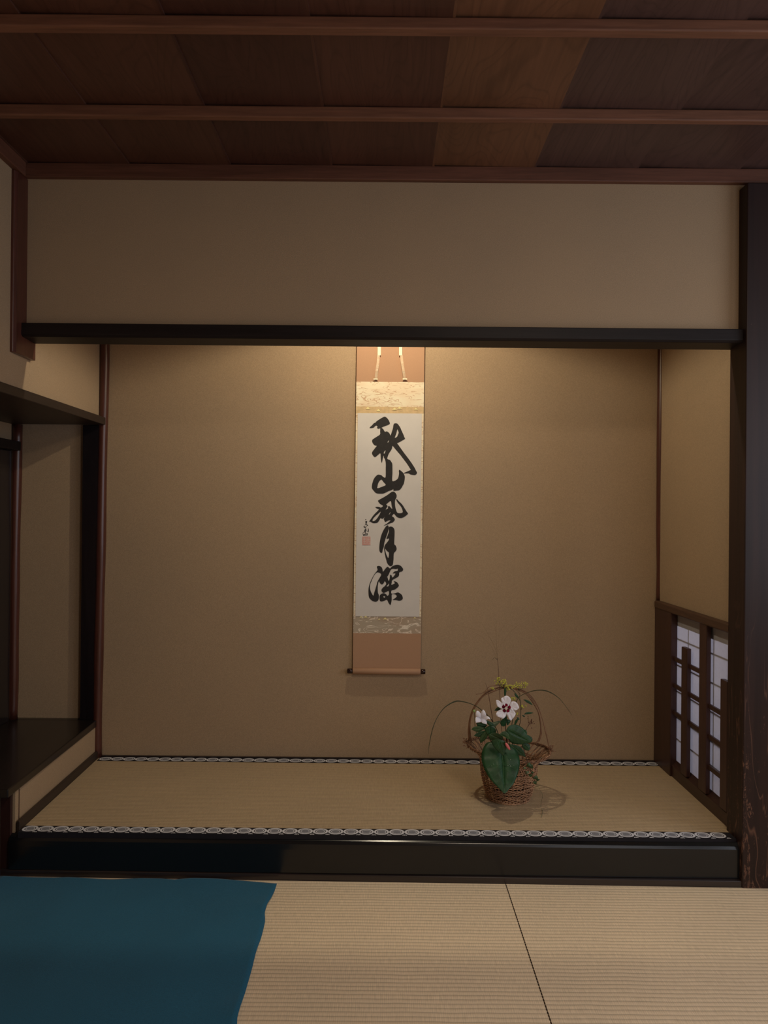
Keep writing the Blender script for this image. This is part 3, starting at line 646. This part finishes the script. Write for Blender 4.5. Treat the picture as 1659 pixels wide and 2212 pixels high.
for cx_, sgn in ((math.pi, 1), (0, 1)):                       # knotted tufts where the handle joins
    c = wall_pt(.182, cx_, 0)
    for k in range(34):
        d = V((random.uniform(-1, 1)-.3*math.cos(cx_)*-1, random.uniform(-1, 1), random.uniform(-.9, 1))).normalized()*random.uniform(.006, .016); o0 = V((random.uniform(-.008, .008), random.uniform(-.02, .02), random.uniform(-.014, .012)))
        tube(bm, smooth_path([c+o0, c+o0+d*.6+V((0, 0, .003)), c+o0+d], 3), .0014, 4)
link('plaited_rim', bm, 'vine', root, smooth=True)
bm = bmesh.new()
def hp(px, py, y): return at(px, py, Y=y)
tracks = [
 ([(1014,1600,.335),(1012,1580,.335),(1014,1556,.34),(1022,1532,.34),(1034,1512,.345),(1052,1494,.345),(1072,1486,.345),(1094,1484,.345),(1116,1489,.345),(1136,1499,.34),(1152,1518,.34),(1164,1541,.34),(1168,1562,.335),(1168,1582,.33),(1163,1598,.33),(1158,1606,.33)], .0027),
 ([(1018,1604,.33),(1015,1574,.33),(1018,1548,.335),(1028,1524,.335),(1044,1504,.34),(1060,1496,.34),(1078,1489,.34),(1100,1486,.34),(1126,1490,.345),(1144,1500,.345),(1160,1522,.345),(1170,1548,.34),(1178,1578,.33),(1184,1604,.325),(1186,1622,.32),(1180,1634,.31)], .0022),
 ([(1010,1612,.34),(1013,1588,.345),(1013,1562,.345),(1019,1540,.345),(1030,1520,.35),(1046,1500,.35),(1066,1490,.35),(1086,1484,.35),(1110,1486,.35),(1134,1496,.35),(1150,1512,.35),(1162,1536,.35),(1167,1560,.35),(1170,1584,.345),(1164,1602,.34)], .0021),
 ([(1028,1500,.335),(1046,1495,.335),(1056,1484,.335),(1072,1480,.335),(1092,1481,.34),(1110,1487,.34),(1124,1500,.34)], .0014)]
for pts, r in tracks: tube(bm, smooth_path([hp(*p) for p in pts], 5), lambda t, r=r: r*(1+.18*math.sin(t*40)), 6)
link('arched_handle', bm, 'vine', root, smooth=True)['label'] = 'arched handle of twisted vine'
# dark water tube inside
bm = bmesh.new(); n = 20
A = [[bm.verts.new((BX+r*math.cos(2*math.pi*k/n), BY+r*math.sin(2*math.pi*k/n), hgt(z))) for k in range(n)] for r, z in ((.06, .006), (.066, .125), (.060, .125), (.056, .11))]
for a, b in zip(A, A[1:]):
    for k in range(n): bm.faces.new((a[k], a[(k+1) % n], b[(k+1) % n], b[k]))
bm.faces.new(A[0]); bm.faces.new(A[-1]); link('water_liner', bm, 'water', root, smooth=False)
reloc(root, V((BX, BY, ZT)))
# ------------------------------------------------------------------ plants (positions from a close look at the arrangement)
def c3(x, y, Y): return at(1000+x*.12056, 1440+y*.12056, Y=Y)
MOUTH = V((BX, BY, ZT+.15))
def leaf_from(name, outline, mid, mat, parent, Y0, tilt=0, cup=.004, veins=True, tk=.0006, pxspace=c3, lean=None):
    """outline in picture units, mid = (base, tip) of the midrib; lean(x,y)-> extra depth towards the viewer"""
    n = len(outline); base, tip = V((*mid[0], 0)), V((*mid[1], 0)); ax = (tip-base); Ln = ax.length; axn = ax.normalized(); perp = V((-axn.y, axn.x, 0))
    out = smooth_path([V((*p, 0)) for p in outline+[outline[0]]], 4)[:-1]; n = len(out)
    def dep(p):
        d = V(p)-base; s = d.dot(axn)/Ln; q = d.dot(perp)/Ln
        return Y0-(lean*s if lean else 0)-cup*(abs(q)*2)**1.3*-1+.0012*math.sin(s*22)*min(abs(q)*3, 1)
    bm = bmesh.new(); rings = []
    for k in (0, .35, .62, .84, 1.0):
        row = []
        for p in out:
            s = max(0, min(1, (p-base).dot(axn)/Ln)); c = base+ax*(s*.9+.05*(1-s)); q = c.lerp(p, k)
            row.append(bm.verts.new(pxspace(q.x, q.y, dep(q))))
        rings.append(row)
    for a, b in zip(rings, rings[1:]):
        for i in range(n):
            try: bm.faces.new((a[i], a[(i+1) % n], b[(i+1) % n], b[i]))
            except ValueError: pass
    bmesh.ops.remove_doubles(bm, verts=bm.verts[:], dist=.00005)
    o = link(name, bm, mat, parent, smooth=True); s = o.modifiers.new('thickness', 'SOLIDIFY'); s.thickness = tk; s.offset = 0
    if veins:
        vb = bmesh.new(); P = [pxspace(*(base+ax*k)[:2], dep(base+ax*k)-.0008) for k in (0, .2, .4, .6, .8, .97)]
        tube(vb, P, lambda t: .0008*(1-.7*t)+.0002, 4)
        for k in (.08, .25, .42, .6, .76):
            for sg in (-1, 1):
                a = base+ax*k; L = .0; best = None
                d = (axn*.75+perp*sg).normalized(); far = 0
                for p in out:
                    v = p-a
                    if v.length > 1 and v.normalized().dot(d) > .985: far = max(far, v.length)
                if far > 5:
                    Q = [a+d*far*.9*j/4 for j in range(5)]; tube(vb, [pxspace(q.x, q.y, dep(q)-.0008) for q in Q], .00028, 3)
        link('leaf_vein', vb, 'vein', o)
    return o
def stem(name, pts, r, mat, parent, sp=c3):
    bm = bmesh.new(); tube(bm, smooth_path([p if isinstance(p, Vector) else sp(*p) for p in pts], 5), r, 5); return link(name, bm, mat, parent, smooth=True)
# --- hibiscus
FY = .250
root = thing('hibiscus_stem', 'open white hibiscus flower with a crimson eye in the woven basket', 'flower', MOUTH)
roots = [root]
P5 = [[(745,700),(705,650),(685,600),(690,565),(725,545),(780,520),(830,545),(860,590),(850,640),(820,700)],
 [(835,715),(845,655),(880,625),(930,628),(975,660),(1003,720),(1000,750),(960,778),(905,788),(845,768)],
 [(805,795),(855,772),(910,790),(945,842),(920,900),(895,930),(860,968),(825,930),(800,880),(788,840)],
 [(775,795),(782,840),(765,890),(735,922),(708,935),(665,912),(615,892),(593,850),(620,800),(670,772),(730,762)],
 [(730,760),(690,752),(640,728),(612,700),(598,650),(594,600),(640,606),(685,640),(715,665),(745,700)]]
fc = V((778, 745, 0))
for pi, pet in enumerate(P5):
    pet = pet+[(778, 745)]; out = smooth_path([V((*p, 0)) for p in pet+[pet[0]]], 4)[:-1]; cen = sum(out, V())/len(out); bm = bmesh.new(); rings = []
    for k in (0, .4, .75, 1):
        rings.append([])
        for p in out:
            q = (fc.lerp(cen, .75)).lerp(p, k); d = (q-fc).length/220
            rings[-1].append(bm.verts.new(c3(q.x, q.y, FY+.010*(1-d)**1-.003*k*abs(math.sin(pi*1.3+p.x*.04))+.0015*pi/5)))
    for a, b in zip(rings, rings[1:]):
        for i in range(len(out)):
            bm.faces.new((a[i], a[(i+1) % len(out)], b[(i+1) % len(out)], b[i]))
    bmesh.ops.remove_doubles(bm, verts=bm.verts[:], dist=.00005)
    o = link('petal', bm, 'white', root, smooth=True); s = o.modifiers.new('thickness', 'SOLIDIFY'); s.thickness = .0005
    # crimson blotch at this petal's base
    d = (cen-fc).normalized(); pr = V((-d.y, d.x, 0)); bmb = bmesh.new()
    pts = [fc+d*26+pr*-12, fc+d*45+pr*-30, fc+d*74+pr*-30, fc+d*84+pr*-6, fc+d*76+pr*27, fc+d*46+pr*30, fc+d*26+pr*12]
    f = bmb.faces.new([bmb.verts.new(c3(q.x, q.y, FY+.0045)) for q in pts]); bmesh.ops.solidify(bmb, geom=[f], thickness=.0005)
    link('crimson_blotch', bmb, 'crimson', o)
bm = bmesh.new(); tube(bm, [c3(778, 745, FY+.012), c3(776, 750, FY-.004), c3(774, 752, FY-.016)], lambda t: .0016+.0006*t, 8)
for k in range(46):
    a = random.random()*6.28; tt = random.random(); ball(bm, c3(775+16*math.cos(a), 748+36*math.sin(a)*.9, FY-.006-.010*tt), .0011)
link('stamen_column', bm, 'cream', root, smooth=True)
stem('stem', [(778, 745, FY+.012), (775, 850, FY+.03), (770, 1000, .30), (765, 1200, .33), (800, 1500, .335)], .0016, 'stem', root)
for ol, md, y, mt in (([(665,1010),(700,950),(780,890),(790,950),(780,1000),(745,1070),(690,1060)], ((770, 905), (690, 1050)), .285, 'green'),
    ([(780,930),(840,960),(850,990),(800,1050),(780,1010)], ((785, 940), (800, 1040)), .29, 'green'), ([(560,790),(600,740),(640,725),(668,765),(630,790)], ((660, 750), (570, 795)), .275, 'green2'),
    ([(430,1010),(520,1000),(640,970),(680,980),(620,1040),(560,1090),(480,1060)], ((430, 1040), (670, 985)), .28, 'greypale'), ([(470,1080),(530,1050),(575,1100),(560,1170),(500,1165)], ((560, 1160), (480, 1080)), .275, 'greypale'),
    ([(745,385),(770,380),(778,440),(765,520),(742,520),(735,450)], ((755, 520), (758, 385)), .30, 'green')):
    leaf_from('leaf', ol, md, mt, root, y, veins=False)
# --- balloon flower
root = thing('balloon_flower', 'smaller white star-shaped balloon flower with a round green bud, at the left of the basket', 'flower', MOUTH); roots.append(root)
BF = .235; bc = V((322, 920, 0))
bm = bmesh.new()
for pet in ([(318,840),(335,800),(365,770),(395,800),(415,850),(415,885)], [(415,885),(455,893),(482,918),(494,946),(450,936),(420,957)], [(420,957),(429,1000),(425,1034),(390,1026),(350,1012),(325,987)],
            [(325,987),(290,997),(232,1005),(224,960),(228,920),(240,900)], [(240,900),(228,850),(244,798),(262,790),(292,805),(318,840)]):
    tip = max(pet, key=lambda p: (V((*p, 0))-bc).length); bm = bmesh.new(); cc = bm.verts.new(c3(bc.x, bc.y, BF+.014)); cen = (sum((V((*p, 0)) for p in pet), V())/len(pet)).lerp(bc, .2)
    md = bm.verts.new(c3(cen.x, cen.y, BF+.007)); vs = [bm.verts.new(c3(*p, BF-.004 if p == tip else BF+.001+.005*(i in (0, 5)))) for i, p in enumerate(pet)]
    for a, b in zip([cc]+vs, vs+[cc]): bm.faces.new((a, b, md))
    o = link('petal', bm, 'white', root, smooth=True); s = o.modifiers.new('thickness', 'SOLIDIFY'); s.thickness = .0005
bm = bmesh.new(); ball(bm, c3(322, 925, BF+.005), .0018, 1, (.7, 1, 1.8)); link('stamen_column', bm, 'cream', root, smooth=True)
bm = bmesh.new(); ball(bm, c3(200, 795, .26), .0056, 2); link('bud', bm, 'budg', root, smooth=True)['label'] = 'round pale green bud'
stem('stem', [(202, 820, .26), (212, 950, .27), (230, 1150, .30), (330, 1400, .33)], .001, 'stem', root)
stem('stem', [(322, 925, BF+.012), (360, 1020, .27), (440, 1200, .30), (560, 1450, .33)], .0014, 'stem', root)
LL = [([(235,1010),(330,1000),(400,1020),(430,1060),(350,1110),(280,1100)], ((430, 1050), (235, 1015))), ([(150,1125),(200,1080),(290,1070),(400,1100),(330,1150),(250,1170)], ((400, 1100), (150, 1125))),
 ([(195,1240),(260,1180),(360,1150),(440,1150),(400,1220),(300,1260)], ((440, 1150), (195, 1245))), ([(320,1370),(300,1290),(360,1190),(440,1150),(450,1230),(400,1310)], ((440, 1160), (325, 1365))),
 ([(380,1110),(480,1060),(590,1130),(560,1230),(450,1230)], ((480, 1070), (500, 1230))), ([(450,1220),(560,1180),(690,1230),(720,1300),(620,1330),(500,1310)], ((470, 1200), (700, 1310))), ([(420,960),(520,1000),(560,1060),(480,1060),(430,1010)], ((425, 965), (550, 1060)))]
for i, (ol, md) in enumerate(LL): leaf_from('leaf', ol, md, 'green2' if i % 2 else 'green', root, .262-.004*i, veins=False)
# --- begonia with the huge leaf
root = thing('begonia_plant', 'large glossy heart-shaped green leaves with a pink bud spilling over the basket front', 'plant', MOUTH); roots.append(root)
def px(x, y, Y): return at(x, y, Y=Y)
big = [(1082,1624),(1072,1612),(1060,1603),(1050,1606),(1043,1618),(1040,1633),(1041.5,1646),(1046,1660),(1053,1674),(1064,1689),(1078,1703),(1090,1714),(1100,1704),(1110,1692),(1119,1670),(1123,1648),(1119,1628),(1110,1614),(1098,1606),(1088,1612)]
o = leaf_from('large_leaf', big, ((1085, 1622), (1090, 1713)), 'green', root, .195, cup=.012, pxspace=px, lean=.10); o['label'] = 'huge heart-shaped leaf wet with drops'
db = bmesh.new()
for k in range(16):
    x, y = random.choice([(1106, 1652), (1098, 1648), (1088, 1660), (1065, 1651), (1083, 1662), (1096, 1655), (1104, 1640), (1050, 1615)]); ball(db, px(x+random.uniform(-4, 4), y+random.uniform(-4, 4), .158), random.uniform(.0005, .0011), 1, (1, .6, 1))
link('water_drops', db, 'drop', o, smooth=True)['kind'] = 'stuff'
leaf_from('leaf', [(510,1325),(600,1305),(700,1315),(765,1350),(782,1420),(765,1500),(725,1590),(650,1535),(580,1470),(530,1400)], ((640, 1315), (722, 1585)), 'green', root, .160, cup=.006)
leaf_from('leaf', [(780,1120),(830,1060),(930,1035),(1020,1065),(1090,1120),(1135,1200),(1205,1285),(1228,1345),(1180,1372),(1100,1378),(1050,1395),(960,1388),(880,1372),(820,1310),(770,1220)], ((800, 1150), (1200, 1350)), 'green', root, .200, cup=.010)
leaf_from('leaf', [(655,1225),(700,1170),(770,1160),(820,1210),(838,1290),(800,1300),(750,1260)], ((665, 1220), (830, 1290)), 'green2', root, .190, cup=.003)
leaf_from('leaf', [(1060,1390),(1130,1370),(1195,1400),(1200,1470),(1175,1505),(1110,1490),(1065,1440)], ((1075, 1395), (1185, 1495)), 'green', root, .215)
leaf_from('leaf', [(830,1390),(930,1400),(1030,1440),(1100,1530),(1120,1610),(1060,1600),(960,1560),(880,1500)], ((850, 1400), (1110, 1605)), 'green', root, .205)
leaf_from('leaf', [(1140,1215),(1210,1250),(1245,1290),(1230,1350),(1180,1320)], ((1150, 1225), (1225, 1340)), 'green', root, .225, veins=False)
leaf_from('leaf', [(1100,1135),(1125,1130),(1150,1180),(1140,1215),(1110,1180)], ((1105, 1140), (1140, 1210)), 'green2', root, .225, veins=False)
bm = bmesh.new(); a, b = c3(765, 1370, .155), c3(840, 1490, .150)
tube(bm, smooth_path([a, a.lerp(b, .3), a.lerp(b, .65), b], 4), lambda t: .0022+.0034*math.sin(math.pi*min(1, t*.93+.05)), 10); link('pink_bud', bm, 'pink', root, smooth=True)['label'] = 'drooping pink bud'
stem('stem', [(765, 1372, .157), (740, 1300, .18), (720, 1350, .25), (760, 1480, .32)], .0011, 'redstem', root)
stem('stem', [(700, 1520, .168), (690, 1440, .19), (720, 1400, .25), (770, 1480, .32)], .002, 'redstem', root)
stem('stem', [(800, 1150, .20), (780, 1250, .24), (800, 1400, .29), (820, 1500, .33)], .002, 'redstem', root)
# --- yellow patrinia
root = thing('patrinia_spray', 'tall spray of tiny yellow flower clusters reaching above the basket handle', 'flower', MOUTH); roots.append(root)
stem('stem', [(840, 1500, .335), (1010, 1060, .33), (1035, 850, .33), (1030, 640, .33), (985, 540, .33), (930, 460, .33), (880, 410, .33), (820, 380, .33)], .0013, 'stem', root)
stem('stem', [(1030, 620, .33), (1010, 500, .325), (1000, 400, .32)], .0008, 'stem', root)
stem('stem', [(755, 520, .31), (745, 440, .31), (730, 380, .31)], .0009, 'stem', root)
CL = [((570, 240), (780, 320), 30, (730, 390)), ((740, 325), (925, 390), 30, (820, 400)), ((930, 280), (1160, 380), 34, (1000, 420)), ((480, 368), (565, 410), 9, (600, 400)), ((865, 555), (955, 608), 12, (960, 620)), ((1035, 690), (1135, 745), 11, (1040, 780)), ((700, 230), (780, 360), 14, (735, 400)), ((600, 200), (660, 240), 8, (700, 370)), ((790, 380), (835, 430), 7, (770, 450)), ((960, 830), (985, 870), 4, (1030, 880))]
for (a, b, n, src) in CL:
    fb = bmesh.new(); sb = bmesh.new(); S0 = c3(*src, .325)
    for k in range(n):
        x, y = random.uniform(a[0], b[0]), random.uniform(a[1], b[1]); Y = .325+random.uniform(-.014, .014); p = c3(x, y, Y)
        for q in range(4): ball(fb, p+V((random.uniform(-1, 1), random.uniform(-1, 1), random.uniform(-.8, .8)))*.0024, random.uniform(.0011, .0019))
        if k % 2 == 0: tube(sb, smooth_path([S0, S0.lerp(p, .6)-V((0, 0, .002)), p], 2), .00028, 3)
    o = link('flower_cluster', fb, 'yellow', root, smooth=True); link('stalklet', sb, 'stem', o)
for ol, md in (([(1080,590),(1120,590),(1180,610),(1225,650),(1248,688),(1200,672),(1140,640)], ((1085, 592), (1245, 685))), ([(1090,858),(1130,822),(1200,812),(1262,828),(1200,848),(1130,856)], ((1092, 857), (1260, 828))),
    ([(922,475),(960,492),(1000,545),(1008,578),(965,555),(930,515)], ((925, 478), (1005, 575))), ([(920,1040),(930,980),(965,935),(990,925),(980,980),(950,1030)], ((985, 930), (925, 1038))), ([(1055,870),(1085,870),(1112,892),(1095,905)], ((1060, 872), (1108, 898))), ([(960,905),(1000,912),(1015,950),(990,950)], ((965, 907), (1010, 950)))):
    leaf_from('leaf', ol, md, 'green', root, .322, veins=False)
# --- grasses
g = thing('grass_blade', 'long thin grass blade arching out to the left and down to the mat border', 'grass', MOUTH, 'grass in the basket'); roots.append(g)
def blade(pts, wd, parent, mat='stem'):
    P = smooth_path(pts, 6); n = len(P); bm = bmesh.new(); a = []; b = []; c = []
    for i, p in enumerate(P):
        T = (P[min(i+1, n-1)]-P[max(i-1, 0)]).normalized(); N = T.cross(V((0, 1, 0))).normalized(); w = wd*(math.sin(math.pi*min(1, .08+.92*i/n))**.7)*(.5+.5*math.sin(i*.13+1)**2)+.0002
        a.append(bm.verts.new(p+N*w)); b.append(bm.verts.new(p-N*w)); c.append(bm.verts.new(p+V((0, w*.5, 0))))
    for i in range(n-1): bm.faces.new((a[i], a[i+1], c[i+1], c[i])); bm.faces.new((c[i], c[i+1], b[i+1], b[i]))
    o = link('blade', bm, mat, parent, smooth=True); s = o.modifiers.new('thickness', 'SOLIDIFY'); s.thickness = .0004
blade([at(x, y, Y=Y) for x, y, Y in ((1090,1620,.33),(1065,1560,.32),(1039,1533,.31),(1019,1521,.30),(996,1515,.295),(981,1516,.29),(961,1528,.285),(945.6,1548,.28),(935,1573,.27),(928,1604,.265),(925,1629,.26))], .0024, g)
g = thing('grass_blade', 'long thin grass blade arching out to the right beyond the handle', 'grass', MOUTH, 'grass in the basket'); roots.append(g)
blade([at(x, y, Y=Y) for x, y, Y in ((1100,1610,.33),(1108,1550,.32),(1118,1510,.315),(1138,1497,.31),(1161,1491,.30),(1183.6,1493.5,.295),(1206,1507,.29),(1221.6,1525,.285),(1235.6,1545,.28))], .002, g)
g = thing('seed_grass', 'tall upright dark stem with hair-fine seed head, highest in the basket', 'grass', MOUTH); roots.append(g)
bm = bmesh.new(); tube(bm, smooth_path([at(*p[:2], Y=.33) for p in ((1090,1620),(1083,1570),(1080,1512),(1078,1470),(1076,1440),(1074.5,1422))], 5), .0009, 5); link('stem', bm, 'redstem', g)
blade([at(x, y, Y=.33) for x, y in ((1075,1424),(1073,1424),(1069,1421),(1066,1422),(1064,1426))], .0008, g)
bm = bmesh.new()
hairs = [[(1075,1424),(1073,1400),(1070,1353)], [(1074.5,1418),(1066,1390),(1050,1371),(1026,1360),(988,1351)], [(1074.5,1412),(1062,1385),(1050,1362),(1038,1342)], [(1075,1420),(1076,1400),(1078,1370),(1090,1350)], [(1075,1410),(1085,1390),(1103,1365),(1120,1350)], [(1074,1405),(1072,1380),(1073,1340)], [(1075,1425),(1060,1395),(1040,1375),(1020,1365)]]
for h in hairs: tube(bm, smooth_path([at(x, y, Y=.33-.02*math.sin(x)) for x, y in h], 4), .00028, 3)
link('seed_hair', bm, 'straw', g)
g = thing('reed_stem', 'thin brown stem leaning left between the two white flowers', 'grass', MOUTH); roots.append(g)
bm = bmesh.new(); tube(bm, smooth_path([c3(*p, .31) for p in ((400, 290), (440, 400), (470, 560), (505, 780), (545, 1010), (640, 1400))], 4), lambda t: .0004+.0007*min(1, t*3), 5); link('stem', bm, 'redstem', g)
# --- burnet
g = thing('burnet_sprig', 'small sprig of brown seed heads right of the white hibiscus', 'plant', MOUTH); roots.append(g)
stem('stem', [(900, 1500, .33), (1120, 1160, .30), (1150, 1090, .30), (1175, 1050, .30), (1215, 1000, .30)], .0008, 'redstem', g)
stem('stem', [(1175, 1050, .30), (1170, 970, .30), (1165, 900, .30)], .0004, 'redstem', g)
sb = bmesh.new(); bb = bmesh.new()
for x, y, r in ((1228,950,2.2),(1222,985,2.6),(1235,1010,2.4),(1180,1000,1.8),(1270,985,1.7),(1280,1020,1.6),(1230,1100,1.8),(1172,1060,1.6),(1165,888,1.8),(1160,930,1.2),(1205,1025,1.6),(1225,970,2.4)):
    p = c3(x, y, .30+random.uniform(-.006, .006)); ball(bb, p, r*.0011, 1, (1, 1, 1.4)); tube(sb, [c3(1200, 1030, .30), p], .00035, 3)
link('seed_head', bb, 'berry', g, smooth=True); link('stalklet', sb, 'redstem', g)
# --- trailing vine down the right side of the basket
g = thing('trailing_vine', 'thin vine with small pale leaves trailing down the right side of the basket', 'plant', MOUTH); roots.append(g)
VP = [(960, 1480, .26), (1060, 1440, .20), (1130, 1640, .175), (1190, 1800, .185), (1240, 1950, .195), (1290, 2060, .195)]
stem('stem', VP, .0009, 'stem', g)
stem('stem', [(1060, 1440, .20), (1100, 1520, .18), (1200, 1820, .19), (1290, 1980, .19), (1330, 2060, .19)], .0006, 'redstem', g)
tend = [at(x, y, Y=Y) for x, y, Y in ((1153,1680,.195),(1160,1692,.19),(1166,1706,.185),(1172,1718,.18))]
bm = bmesh.new(); tube(bm, smooth_path(tend+[at(1168, 1740, Z=ZT+.003), at(1172, 1752, Z=ZT+.002), at(1169, 1766, Z=ZT+.002)], 4), .0006, 4); link('tendril', bm, 'greypale', g)
for i, (x, y) in enumerate(((1110,1820),(1150,1900),(1215,1790),(1245,1900),(1210,1945),(1310,1990),(1345,2030),(1290,2080),(1180,1760))):
    s = 34+12*(i % 3)
    ang = i*1.3; ol = []
    for k in range(7): a = ang+2*math.pi*k/7; rr = s*(1.0 if k % 2 else .62); ol.append((x+rr*math.cos(a), y+rr*math.sin(a)*.8))
    leaf_from('leaf', ol, ((x-s*.5*math.cos(ang), y-s*.4*math.sin(ang)), (x+s*.8*math.cos(ang), y+s*.6*math.sin(ang))), 'greypale' if i < 2 else 'green2', g, .178+.003*(i % 4), veins=False)
bpy.context.view_layer.update()
for rt in roots:
    for ch in rt.children: ch.location = ch.location-MOUTH
